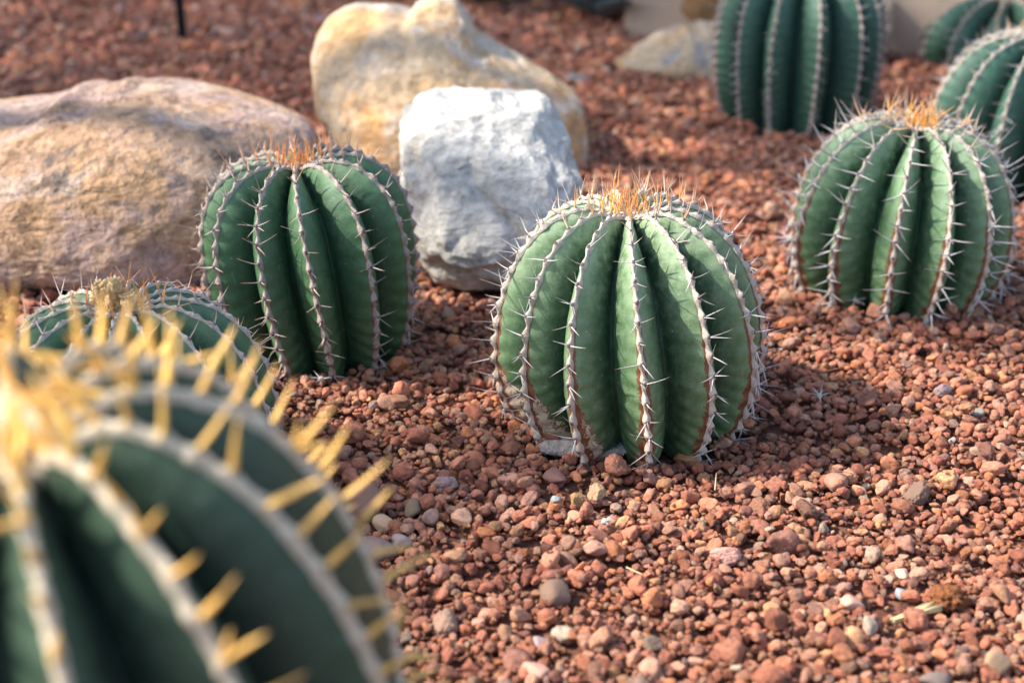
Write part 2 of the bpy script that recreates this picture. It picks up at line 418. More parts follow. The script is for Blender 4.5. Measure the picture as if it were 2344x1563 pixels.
def base_at(px, py): return ground(px, py)
cacti = []
def cactus(name, label, px, py, R, H, *a, **k):
    b = base_at(px, py); root, body, Mr = make_cactus(name, label, b, R, H, *a, **k); cacti.append((b[0], b[1], R, H)); return root
PI = math.pi
cactus('barrel_cactus', 'sharp mid-green barrel cactus with brown scarred ribs standing alone in the middle of the gravel',
       1436, 918, .121, .192, 13, 0, 'round', .27, tilt=(-.03, 0), twist=.16, angs=(-80, -50.3, -23.4, 6.4, 35.5, 62, 86), wramp=1.6, mat=C_main, wool=W_cream, smat=SP_grey, seed=3, cork_side=PI*1.17, sp_len=.023, young=.19)
cactus('barrel_cactus', 'dark green domed barrel cactus with orange crown spines in front of the brown boulder',
       734, 772, .106, .190, 12, 0, 'tall', .27, tilt=(-.07, -.01), twist=.16, angs=(-83, -55.5, -26, 1, 31.5, 64), mat=C_left, wool=W_grey, smat=SP_orange, seed=5, sp_len=.021, young=.22)
cactus('barrel_cactus', 'pale-ribbed green barrel cactus at the right edge in front of the darker bluish one',
       2040, 640, .120, .184, 13, 0, 'round', .27, tilt=(.04, 0), twist=-.06, angs=(-90, -60.7, -31.2, 0, 25, 52, 84), mat=C_right, wool=W_cream, smat=SP_grey, seed=8, sp_len=.028, sp_r=.0009, crown_len=.028, thin=.62, young=.10)
cactus('barrel_cactus', 'tall column-like cactus cut off by the top of the photo, beside the pale half-buried rock',
       1812, 266, .129, .235, 12, 0, 'tall', .26, angs=(-71, -43, -15.4, 14.5, 45.5, 70), mat=C_back, wool=W_grey, smat=SP_grey, seed=11, sp_len=.016, spacing=.013, n_single=60)
cactus('barrel_cactus', 'dark bluish-green barrel cactus half cut off by the right edge, touching the pale-ribbed one',
       2362, 395, .146, .190, 13, -PI/2-.22, 'round', .25, mat=C_back, wool=W_cream, smat=SP_grey, seed=13, sp_len=.022, crown_len=.03)
cactus('barrel_cactus', 'farthest blurred teal cactus at the top right corner, near the beige wall',
       2285, 150, .142, .122, 12, -PI/2+.1, 'round', .25, mat=C_back, wool=W_grey, smat=SP_grey, seed=15, sp_len=.018, n_single=60)
small = cactus('barrel_cactus', 'low cactus with dried yellow flowers on its crown, hidden behind the blurred foreground one',
       318, 1085, .117, .158, 14, -PI/2+.1, 'round', .25, tilt=(.02, 0), mat=C_left, wool=W_cream, smat=SP_orange, seed=17, sp_len=.019, young=.12, dens=.5, strip_w=.0028)
# foreground cactus is placed by its crown
cb = at(35, 985, .575); H_f = cb[2]+.012
root_f, body_f, _ = make_cactus('barrel_cactus', 'huge out-of-focus cactus with golden yellow spines filling the lower left corner',
       (cb[0]-.004, cb[1]+H_f*math.sin(.11), .001), .160, H_f-.004, 12, 0, 'round', .23, tilt=(.0, .11), twist=.05, angs=(-28, 3, 31, 63, 94, 119, 143), mat=C_fore, wool=W_gold, smat=SP_yellow, seed=21,
       sp_len=.027, sp_r=.0021, crown_len=.025, strip_w=.0054, spacing=.0175, dens=1.0, young=.035, crown_n=4, crown_sz=1.6, bead=.35, latp=.05, up=.08, thin=.75, n_single=100)
cacti.append((cb[0], cb[1]+.045, .16, H_f))

# dried flower remains on the small cactus
M_dry = NT('dried_flower'); tcd = M_dry.n('ShaderNodeTexCoord').outputs['Object']
nd = M_dry.noise(260, 4, .7, tcd); M_dry = M_dry.done(M_dry.ramp(nd, [(.3, (.34, .20, .08)), (.55, (.66, .47, .24)), (.75, (.82, .66, .40))]), .9, M_dry.bump(nd, .8, .002))
def dried_flower(parent, c, h, r, seed):
    rr = random.Random(seed); V = []; n = 26; rows = 16
    for i in range(rows):
        t = i/(rows-1); R0 = r*(.75+.35*math.sin(t*9+seed)*.5+.25*math.sin(t*3.1))*(1-.35*t)
        for k in range(n):
            a = 2*PI*k/n; q = R0*(1+.22*math.sin(5*a+t*7+seed)+.22*mn.noise(Vector((math.cos(a)*2, math.sin(a)*2, t*6+seed))))
            V.append((q*math.cos(a)+.15*h*t*math.sin(seed), q*math.sin(a), h*t + .0012*math.sin(7*a)))
    V.append((0.15*h*math.sin(seed), 0, h*1.02)); F = grid_faces(rows, n, True).tolist()
    F += [[(rows-1)*n+k, (rows-1)*n+(k+1) % n, len(V)-1] for k in range(n)]
    o = mesh_obj('dried_flower', V, F, M_dry, parent, True, loc=c)
    o.rotation_euler = (rr.uniform(-.3, .3), rr.uniform(-.3, .3), rr.uniform(0, 6))
    # papery petals left on top
    PV = []; PF = []
    for k in range(11):
        a = 2*PI*k/11+rr.uniform(-.2, .2); L = r*rr.uniform(.8, 1.5); w = r*.28; ca, sa = math.cos(a), math.sin(a); b0 = len(PV)
        for t in (0, .5, 1):
            rad = r*.35+L*.6*t; z = h*.85+L*(.5*t-.25*t*t)+rr.uniform(-1, 1)*.0006; ww = w*(1-.6*t)
            for sg in (-1, 0, 1): PV.append((rad*ca-sa*sg*ww, rad*sa+ca*sg*ww, z-abs(sg)*.0007))
        for i in range(2):
            for j in range(2): PF.append([b0+i*3+j, b0+i*3+j+1, b0+i*3+4+j, b0+i*3+3+j])
    p = mesh_obj('petals', PV, PF, M_dry, o, True)
    so = p.modifiers.new('solid', 'SOLIDIFY'); so.thickness = .0004
for i, (dx, dy, dz, h, r) in enumerate([(-.005, -.004, .157, .026, .0062), (-.020, .004, .157, .017, .0075), (.011, -.012, .157, .014, .0065), (-.008, .015, .157, .016, .006)]):
    dried_flower(small, (dx, dy, dz), h, r, i+1)

# ------------------------------------------------------------------ boulders
def rock_mat(name, stops, patches, stain=None, scale=6, bump=.7, dark=None):
    m = NT(name); tc = m.n('ShaderNodeTexCoord').outputs['Object']
    n1 = m.noise(scale, 6, .6, tc, .4); n2 = m.noise(scale*3.3, 6, .65, tc, .2); n3 = m.noise(scale*14, 5, .7, tc); n4 = m.noise(scale*60, 4, .7, tc)
    col = m.ramp(m.math('ADD', m.math('MULTIPLY', n1, .7), m.math('MULTIPLY', n2, .3)), stops)
    for i, (c, sc, lo, hi, f) in enumerate(patches):
        mp = m.n('ShaderNodeMapping'); m.link(tc, mp.inputs[0]); mp.inputs['Location'].default_value = (i*3.1, i*1.7, i*5.3)
        k = m.sstep(m.noise(sc, 6, .68, mp.outputs[0], .5), lo, hi); col = m.mix(m.math('MULTIPLY', k, f), col, c)
    col = m.mix(1.0, col, m.ramp(n3, [(.3, .58), (.5, .98), (.7, 1.25)]), 'MULTIPLY')
    pit = m.sstep(n4, .62, .70); col = m.mix(m.math('MULTIPLY', pit, .45), col, tuple(x*.35 for x in stops[0][1]))
    mp = m.n('ShaderNodeMapping'); m.link(tc, mp.inputs[0]); mp.inputs['Rotation'].default_value = (.2, .35, .2); mp.inputs['Scale'].default_value = (1, 1, 3.2)
    st = m.noise(scale*2.2, 5, .7, mp.outputs[0], .8)
    h = m.math('ADD', m.math('ADD', m.math('MULTIPLY', n2, .9), m.math('MULTIPLY', n3, .5)), m.math('ADD', m.math('MULTIPLY', st, 1.1), m.math('MULTIPLY', n4, .14)))
    return m.done(col, .88, m.bump(h, bump, .022), .2)
def make_rock(name, label, outline, cpx, zc, D, mat, seed, rough=.05, pit=1.0, sub=7, e=.8, cracks=(), cat='rock', ridge=.0, group=None, extra=None):
    V, F = ico(sub); cpx = np.array(cpx, float)
    o = np.array(outline, float) - cpx; ang = np.arctan2(-o[:, 1], o[:, 0]); rad = np.hypot(o[:, 0], o[:, 1])
    idx = np.argsort(ang); ang = ang[idx]; rad = rad[idx]
    nb = 180; th = np.linspace(-PI, PI, nb, endpoint=False)
    A = np.r_[ang-2*PI, ang, ang+2*PI]; Rr = np.r_[rad, rad, rad]
    # interpolate in cartesian along the outline for straight edges
    fine_a = []; fine_r = []
    pts = np.c_[Rr*np.cos(A), Rr*np.sin(A)]
    for i in range(len(A)-1):
        for t in np.linspace(0, 1, 12, endpoint=False):
            p = pts[i]*(1-t)+pts[i+1]*t; fine_a.append(A[i]+(A[i+1]-A[i])*0 + 0); fine_r.append(math.hypot(*p)); fine_a[-1] = math.atan2(p[1], p[0])
    fa = np.unwrap(np.array(fine_a)); fa -= 2*PI*round((fa[len(fa)//2])/(2*PI)); ii = np.argsort(fa)
    target = np.interp(th, fa[ii], np.array(fine_r)[ii])
    k = np.array([1, 2, 3, 2, 1])/9.; target = np.convolve(np.r_[target[-2:], target, target[:2]], k, 'valid')
    C = at(cpx[0], cpx[1], zc)
    rho = target*zc/FPX
    alpha = np.arccos(np.clip(-V[:, 1], -1, 1)); theta = np.arctan2(V[:, 2], V[:, 0])
    sa = np.sin(alpha)**e; size = float(np.mean(rho))
    n_lo = fbm(V, 1.6, 3, seed); n_hi = fbm(V, 5.0, 5, seed+9); n_pit = -np.abs(fbm(V, 11.0, 4, seed+5))
    for it in range(5):
        rs = rho.copy()
        for _ in range(60): rs = (np.roll(rs, 2)+rs+np.roll(rs, -2))/3
        rt = np.interp(theta, np.r_[th, PI], np.r_[rho, rho[0]]); rts = np.interp(theta, np.r_[th, PI], np.r_[rs, rs[0]])
        rt = rts + (rt-rts)*np.sin(alpha)**4
        ca = np.cos(alpha); Dd = np.where(ca > 0, D[0], D[1])*np.sign(ca)*np.abs(ca)**.9
        P = C + (rt*sa*np.cos(theta))[:, None]*CX + (rt*sa*np.sin(theta))[:, None]*CU - Dd[:, None]*np.array([0, 1.0, 0])
        P = P + V*(n_lo*rough*size*1.6 + n_hi*rough*size*.22)[:, None]
        P = P + V*(n_pit*.025*pit*size)[:, None]
        if ridge: P = P + V*(np.abs(fbm(V*np.array([1, 1, 1.5]), 1.5, 3, seed+3))*-ridge*size)[:, None]
        if extra is not None: P = extra(P, V, size)
        x, y, z = proj(P); dx = x-cpx[0]; dy = -(y-cpx[1]); a = np.arctan2(dy, dx); rr = np.hypot(dx, dy)
        b = ((a+PI)/(2*PI)*nb).astype(int) % nb; act = np.zeros(nb); np.maximum.at(act, b, rr)
        act[act == 0] = target[act == 0]; act = np.maximum(act, np.roll(act, 1)*.5)
        act = np.convolve(np.r_[act[-2:], act, act[:2]], k, 'valid'); 
        rho = rho*np.clip(np.roll(target, 0)/act, .6, 1.5)**.9
    bse = np.array([C[0], C[1], 0])
    ob = mesh_obj(name, P-bse, F, mat, None, True, loc=tuple(bse))
    setp(ob, label, cat, group)
    return ob, P
M_brown = rock_mat('brown_sandstone', [(.25, (.30, .19, .13)), (.45, (.52, .32, .19)), (.6, (.56, .37, .25)), (.8, (.62, .44, .31))],
                   [((.52, .30, .14), 7, .48, .60, .5), ((.46, .33, .30), 6, .48, .60, .75), ((.58, .50, .43), 11, .54, .64, .5), ((.13, .11, .105), 7, .545, .64, .85), ((.17, .10, .055), 22, .54, .63, .7), ((.10, .08, .07), 48, .60, .68, .7)], scale=5, bump=.9)
M_tan = rock_mat('tan_sandstone', [(.25, (.46, .36, .26)), (.45, (.52, .38, .24)), (.6, (.52, .32, .16)), (.8, (.56, .44, .33))],
                 [((.60, .33, .14), 5, .46, .56, .85), ((.48, .30, .13), 17, .52, .62, .6), ((.62, .54, .44), 5, .50, .62, .7), ((.32, .29, .26), 13, .54, .66, .6), ((.70, .64, .56), 9, .54, .64, .6)], scale=4, bump=.55)
M_white = rock_mat('white_limestone', [(.25, (.36, .34, .31)), (.45, (.48, .46, .42)), (.65, (.55, .52, .47)), (.85, (.52, .44, .33))],
                   [((.36, .36, .37), 13, .54, .68, .6), ((.56, .46, .33), 6, .54, .66, .7), ((.57, .55, .52), 9, .5, .66, .6)], scale=6, bump=.42)
rocksP = []
def gut(P, V, size):   # crack down the front of the pale rock
    x, y, z = proj(P); 
    cx = 1105 + 95*smoothstep(330, 620, y) + 14*np.sin(y/37.) + 30*np.sin(y/90.); d = np.abs(x-cx)
    k = np.exp(-(d/13)**2)*smoothstep(330, 400, y)*(1-smoothstep(600, 660, y))*(V[:, 1] < 0)
    cy = 560 + (x-1040)*-.9; d2 = np.abs(y-cy)*.7; k2 = np.exp(-(d2/9)**2)*smoothstep(950, 1000, x)*(1-smoothstep(1090, 1130, x))*(V[:, 1] < 0)
    step = .03*size*smoothstep(-40, 40, (y-(300+.25*(x-1000))))*(V[:, 1] < 0)
    return P - np.outer(np.zeros(len(P)), V[0]) + np.outer((k*.06+k2*.02)*size - step, np.array([0, 1.0, 0]))
o, P = make_rock('boulder', 'long rounded brown sandstone boulder lying along the left edge',
    [(-420, 470), (-330, 330), (-150, 262), (0, 232), (150, 200), (290, 181), (400, 178), (500, 197), (600, 227), (700, 268), (738, 330), (735, 420), (700, 540), (640, 640), (520, 690), (350, 672), (200, 676), (100, 670), (0, 650), (-200, 640), (-370, 590)],
    (200, 440), 1.72, (.19, .22), M_brown, 2.3, .014, ridge=.012, pit=.7)
rocksP.append(P)
o, P = make_rock('boulder', 'largest tan and cream boulder with a notched top, behind the white rock',
    [(712, 130), (728, 75), (760, 30), (805, 6), (870, 1), (925, 14), (960, 3), (1000, -14), (1045, -6), (1078, 25), (1100, 72), (1180, 120), (1285, 185), (1332, 235), (1347, 320), (1342, 430), (1300, 520), (1100, 560), (930, 500), (880, 440), (800, 380), (755, 320), (722, 250)],
    (1010, 260), 2.02, (.13, .22), M_tan, 5.1, .025, ridge=.02, pit=.6)
rocksP.append(P)
o, P = make_rock('boulder', 'rough chalky white rock with a crack down its front, between two cacti',
    [(914, 330), (918, 270), (945, 225), (985, 202), (1050, 197), (1150, 204), (1240, 210), (1270, 235), (1295, 290), (1318, 370), (1335, 450), (1330, 560), (1250, 640), (1150, 662), (1060, 664), (985, 640), (945, 575), (925, 500), (912, 430), (920, 380)],
    (1110, 430), 1.64, (.11, .12), M_white, 8.4, .06, ridge=.06, pit=.5, e=.66, extra=gut)
rocksP.append(P)
M_pale = rock_mat('pale_weathered_stone', [(.25, (.50, .40, .28)), (.5, (.62, .48, .32)), (.8, (.66, .56, .42))], [((.36, .38, .40), 14, .50, .60, .8), ((.52, .30, .12), 9, .50, .62, .8)], scale=8)
o, P = make_rock('half_buried_rock', 'pale wedge-shaped rock half sunk in gravel, left of the tall cactus',
    [(1402, 142), (1440, 112), (1500, 75), (1560, 54), (1620, 48), (1690, 60), (1740, 110), (1740, 190), (1650, 200), (1560, 185), (1480, 165), (1420, 158)], (1580, 130), 2.52, (.10, .12), M_pale, 3.7, .04, sub=6, cat='rock')
rocksP.append(P)
M_ochre = rock_mat('ochre_stone', [(.3, (.16, .09, .04)), (.5, (.30, .17, .08)), (.8, (.42, .28, .15))], [((.10, .08, .06), 14, .55, .66, .7)], scale=9)
o, P = make_rock('stone', 'dark ochre stone at the top edge, resting against the beige wall', [(1556, 20), (1575, -20), (1620, -35), (1680, -10), (1690, 40), (1640, 60), (1580, 52)], (1625, 12), 2.68, (.06, .05), M_ochre, 1.2, .06, sub=5)
rocksP.append(P)
M_buff = rock_mat('buff_stone', [(.3, (.30, .22, .16)), (.6, (.45, .36, .27)), (.8, (.50, .42, .34))], [((.14, .11, .09), 12, .55, .66, .7)], scale=9)
o, P = make_rock('stone', 'buff and brown stone peeping out on the right of the tall cactus', [(1975, -20), (2010, -30), (2044, -10), (2046, 40), (2040, 90), (2020, 125), (1970, 120), (1950, 50)], (2000, 45), 2.52, (.06, .05), M_buff, 6.2, .06, sub=5)
rocksP.append(P)
M_greyst = rock_mat('grey_stone', [(.3, (.30, .28, .27)), (.6, (.45, .41, .38)), (.8, (.55, .50, .46))], [], scale=12)
o, P = make_rock('stone', 'small pale grey stone beside the left shoulder of the tan boulder', [(684, 44), (700, 36), (740, 36), (770, 44), (765, 78), (725, 76), (700, 58)], (730, 56), 2.92, (.03, .03), M_greyst, 4.4, .07, sub=5)
rocksP.append(P)
o, P = make_rock('stone', 'flat grey slate chip on the red gravel beyond the tan boulder', [(1292, 172), (1310, 165), (1345, 180), (1352, 192), (1325, 194), (1298, 184)], (1322, 180), 2.44, (.02, .02), M_greyst, 9.4, .05, sub=4)

# ------------------------------------------------------------------ ground, wall, far things
def h0(x, y):
    return .006*np.sin(x*5.1+1.0)*np.sin(y*4.3) + .004*np.sin(x*11.3+y*7.7) 
gx = np.linspace(-2.6, 2.6, 131); gy = np.linspace(.1, 5.2, 128); GX, GY = np.meshgrid(gx, gy)
mG = NT('red_gravel_soil'); tcg = mG.n('ShaderNodeTexCoord').outputs['Object']
vg = mG.n('ShaderNodeTexVoronoi'); vg.inputs['Scale'].default_value = 75; mG.link(tcg, vg.inputs['Vector'])
ng = mG.noise(60, 5, .7, tcg)
sepg = mG.n('ShaderNodeSeparateColor'); mG.link(vg.outputs['Color'], sepg.inputs[0])
colg = mG.mix(.4, mG.ramp(sepg.outputs[0], [(0, (.10, .045, .03)), (.5, (.17, .07, .045)), (1, (.24, .12, .08))]), mG.ramp(ng, [(.3, (.07, .03, .02)), (.7, (.22, .10, .07))]))
hb = mG.math('SUBTRACT', ng, vg.outputs['Distance'])
M_soil = mG.done(colg, .95, mG.bump(hb, .8, .01), .1)
edge = np.minimum(smoothstep(0, .5, 2.6-np.abs(GX)), np.minimum(smoothstep(0, .1, GY-.1), smoothstep(0, .5, 5.2-GY)))
GZ = h0(GX, GY)*edge - .016
# one sheet to the horizon, finely divided near the camera
ring = [(-60, -60), (60, -60), (60, 60), (-60, 60)]
Vg = np.c_[GX.ravel(), GY.ravel(), GZ.ravel()]; Fg = grid_faces(128, 131).tolist(); n0 = len(Vg)
cor = [0, 130, 128*131-1, 127*131]
Vg = np.vstack([Vg, [(a, b, -.016) for a, b in ring]])
e0 = list(range(0, 131)); e1 = [i*131+130 for i in range(128)]; e2 = list(range(128*131-1, 127*131-1, -1)); e3 = [i*131 for i in range(127, -1, -1)]
Fg += [e0[::-1] + [n0, n0+1], e1[::-1] + [n0+1, n0+2], e2[::-1] + [n0+2, n0+3], e3[::-1] + [n0+3, n0]]
g = mesh_obj('ground', Vg, Fg, M_soil, None, True); g['kind'] = 'structure'

mW = NT('beige_render'); tcw = mW.n('ShaderNodeTexCoord').outputs['Object']; nw = mW.noise(3, 5, .6, tcw); nw2 = mW.noise(140, 3, .6, tcw)
M_wall = mW.done(mW.ramp(nw, [(.3, (.42, .31, .22)), (.6, (.52, .39, .29)), (.8, (.56, .44, .33))]), .9, mW.bump(nw2, .4, .002), .2)
A = ground(1425, 66)[:2]; B = ground(2130, 140)[:2]; d = (B-A)/np.linalg.norm(B-A); B = A + d*2.3; nrm_ = np.array([-d[1], d[0]])
def prism(poly, z0, z1, bev=.006):
    bm = bmesh.new(); vs = [bm.verts.new((p[0], p[1], z0)) for p in poly]; f = bm.faces.new(vs)
    r = bmesh.ops.extrude_face_region(bm, geom=[f]); up = [v for v in r['geom'] if isinstance(v, bmesh.types.BMVert)]
    for v in up: v.co.z = z1
    bmesh.ops.recalc_face_normals(bm, faces=bm.faces)
    if bev: bmesh.ops.bevel(bm, geom=bm.edges[:], offset=bev, segments=3, affect='EDGES')
    V = [v.co[:] for v in bm.verts]; F = [[v.index for v in f.verts] for f in bm.faces]; bm.free(); return V, F
wl = empty('garden_wall', (A[0], A[1], 0)); setp(wl, 'plain beige rendered garden wall behind the cacti at the top right', 'wall')
back = A + nrm_*.9 + d*(-.35)
V_, F_ = prism([A-A, B-A, B+nrm_*.2-A, (A+nrm_*.2-A)], -.05, .62); mesh_obj('wall_face', V_, F_, M_wall, wl, False)
V_, F_ = prism([nrm_*(-.012)-d*.012, B-A-nrm_*.012+d*.012, B-A+nrm_*.212+d*.012, nrm_*.212-d*.012], .621, .665); mesh_obj('coping', V_, F_, M_wall, wl, False)

mA = NT('agave_leaf'); tca = mA.n('ShaderNodeTexCoord').outputs['Object']; na = mA.noise(14, 4, .6, tca)
M_agave = mA.done(mA.ramp(na, [(.3, (.035, .065, .085)), (.6, (.07, .12, .15)), (.8, (.12, .18, .21))]), .55, mA.bump(mA.noise(120, 3, .6, tca), .2, .002), .4)
M_thorn = NT('agave_thorn').done((.06, .035, .02), .5)
def agave(loc, R, n, label, seed):
    r_ = random.Random(seed); root = empty('agave', loc); setp(root, label, 'agave')
    for k in range(n):
        f = k/n; a = k*2.39996; el = math.radians(8 + 70*f); L = R*(1-.35*f)*r_.uniform(.92, 1.06); Wd = R*.17*(1-.25*f)
        V = []; rows = 14; cs = 10
        for i in range(rows):
            t = i/(rows-1); w = Wd*(.62+.55*math.sin(min(1, t*1.25)*PI*.62))*(1-t**3.2)+.001; th = R*.045*(1-t)**.7+.0015
            rr = R*.07+L*t*math.cos(el)*1.0; z = R*.10+L*(t*math.sin(el) + .10*t*t)
            ca, sa = math.cos(a), math.sin(a)
            for j in range(cs):
                q = 2*PI*j/cs; u = math.cos(q)*w; vv = math.sin(q)*th + .28*u*u/Wd
                nx, nz = -math.sin(el), math.cos(el)
                V.append(((rr+nx*vv)*ca-u*sa, (rr+nx*vv)*sa+u*ca, z+nz*vv))
        F = grid_faces(rows, cs, True).tolist(); F.append(list(range(cs))[::-1]); F.append([(rows-1)*cs+j for j in range(cs)])
        lf = mesh_obj('leaf', V, F, M_agave, root, True)
        tip = np.mean(V[-cs:], axis=0); dirv = tip-np.mean(V[-2*cs:-cs], axis=0)
        tv, tf, al = spine_geo(tip, dirv, .022, .0022, np.zeros(3)); mesh_obj('thorn', tv, tf, M_thorn, lf, True)
p = ground(1386, 46); agave((p[0], p[1], 0), .20, 26, 'blue-grey agave rosette at the top edge in front of the beige wall end', 4)
p = ground(1108, 14); agave((p[0], p[1]+.05, 0), .17, 24, 'blue-grey agave whose leaf tips show over the tan boulder', 6)

# thin black stake
b0 = ground(419, 96); t0 = at(402, -10, b0@CF*1.0 - CP@CF); zt = proj(b0)[2]; top = at(398, -120, zt+.0)
st = empty('garden_stake', tuple(b0)); setp(st, 'thin black garden stake stuck in the gravel near the top left', 'stake')
dv = (top-b0); dv /= np.linalg.norm(dv); 
M_black = NT('black_metal').done((.008, .008, .008), .85, None, .1)
def tube(P0, P1, r0, r1, n=16, rows=10):
    dd = (P1-P0); L = np.linalg.norm(dd); dd /= L; u = np.cross(dd, [0, 1.0, 0]); u /= np.linalg.norm(u); v = np.cross(u, dd); V = []
    for i in range(rows):
        t = i/(rows-1); c = P0+dd*L*t; r = r0+(r1-r0)*t
        for k in range(n): a = 2*PI*k/n; V.append(c+u*math.cos(a)*r+v*math.sin(a)*r)
    F = grid_faces(rows, n, True).tolist(); F.append(list(range(n))[::-1]); F.append([(rows-1)*n+k for k in range(n)]); return V, F
z3 = np.zeros(3); V_, F_ = tube(z3-dv*.06, dv*.36, .0085, .0085); mesh_obj('shaft', V_, F_, M_black, st)
V_, F_ = tube(dv*.36, dv*.40, .0125, .0100); mesh_obj('cap', V_, F_, M_black, st)

# ------------------------------------------------------------------ gravel
def stone_shape(seed, angular=True, sub=4):
    r = np.random.default_rng(seed); V, F = ico(sub)
    npl = r.integers(8, 13) if angular else r.integers(14, 20)
    Nn = r.normal(size=(npl, 3)); Nn /= np.linalg.norm(Nn, axis=1)[:, None]; dd = r.uniform(.46, 1.0, npl)
    q = V@Nn.T; q = np.where(q > .08, dd[None]/np.maximum(q, .08), 9.0); p = 30.0 if angular else 7.0
    rad = (np.sum(q**-p, 1) + .9**-p*.4)**(-1/p)
    P = V*rad[:, None]
    P = P*(1 + (.11 if angular else .03)*fbm(V, 2.2, 4, seed*3.3) + (.09 if angular else .015)*fbm(V, 5.0, 3, seed*1.3))[:, None]
    P *= np.array([1.0, r.uniform(.68, .95), r.uniform(.55, .85)])[None]
    P /= np.abs(P).max(); return P, F
pool = bpy.data.collections.new('gravel_stone_shapes'); pool_me = []
for i in range(22):
    P_, F_ = stone_shape(100+i, i % 5 != 4, 4)
    me = mesh_data('gravel_stone', P_, F_, M_gravel, True); pool_me.append(me)
    o = bpy.data.objects.new('gravel_shape', me); pool.objects.link(o)
cell = .0020; X0, X1, Y0, Y1 = -1.95, 1.95, .55, 4.05
HX = int((X1-X0)/cell); HY = int((Y1-Y0)/cell)
xs = X0+(np.arange(HX)+.5)*cell; ys = Y0+(np.arange(HY)+.5)*cell
Hm = (h0(xs[None, :], ys[:, None]) - .014).astype(np.float32)
blocked = np.zeros_like(Hm, bool)
for (cx, cy, R, H) in cacti:
    blocked |= (xs[None]-cx)**2+(ys[:, None]-cy)**2 < (R*.80)**2
for P in rocksP:
    m_ = P[np.abs(P[:, 2]) < .03]
    if len(m_) > 8:
        c = m_[:, :2].mean(0); a = np.arctan2(m_[:, 1]-c[1], m_[:, 0]-c[0]); rr = np.hypot(m_[:, 0]-c[0], m_[:, 1]-c[1])
        bins = np.zeros(48); np.maximum.at(bins, ((a+PI)/(2*PI)*48).astype(int) % 48, rr); bins[bins == 0] = np.median(bins[bins > 0])
        AA = np.arctan2(ys[:, None]-c[1], xs[None]-c[0]); blocked |= np.hypot(xs[None]-c[0], ys[:, None]-c[1]) < bins[((AA+PI)/(2*PI)*48).astype(int) % 48]-.02
wall_s = (xs[None]-A[0])*nrm_[0]+(ys[:, None]-A[1])*nrm_[1]; wall_t = (xs[None]-A[0])*d[0]+(ys[:, None]-A[1])*d[1]
blocked |= (wall_s > 0) & (wall_t > 0)

placed = []      # x, y, z, r, order
tmpl = {}
def drop(x, y, r, sink=.55, q=.5):
    n = max(1, int(round(r*.85/cell))); i = int((y-Y0)/cell); j = int((x-X0)/cell)
    if i-n < 0 or j-n < 0 or i+n+1 > HY or j+n+1 > HX or blocked[i, j]: return None
    if n not in tmpl:
        yy, xx = np.mgrid[-n:n+1, -n:n+1]*cell; dsk = xx**2+yy**2; tmpl[n] = (dsk <= (n*cell)**2, dsk)
    msk, dsk = tmpl[n]; sub = Hm[i-n:i+n+1, j-n:j+n+1]
    b = float(sub.mean())*.6+float(sub.max())*.4; z = b + r*sink
    top = z + .68*np.sqrt(np.maximum(0, r*r-dsk)); np.maximum(sub, np.where(msk, top, -1), out=sub)
    return z
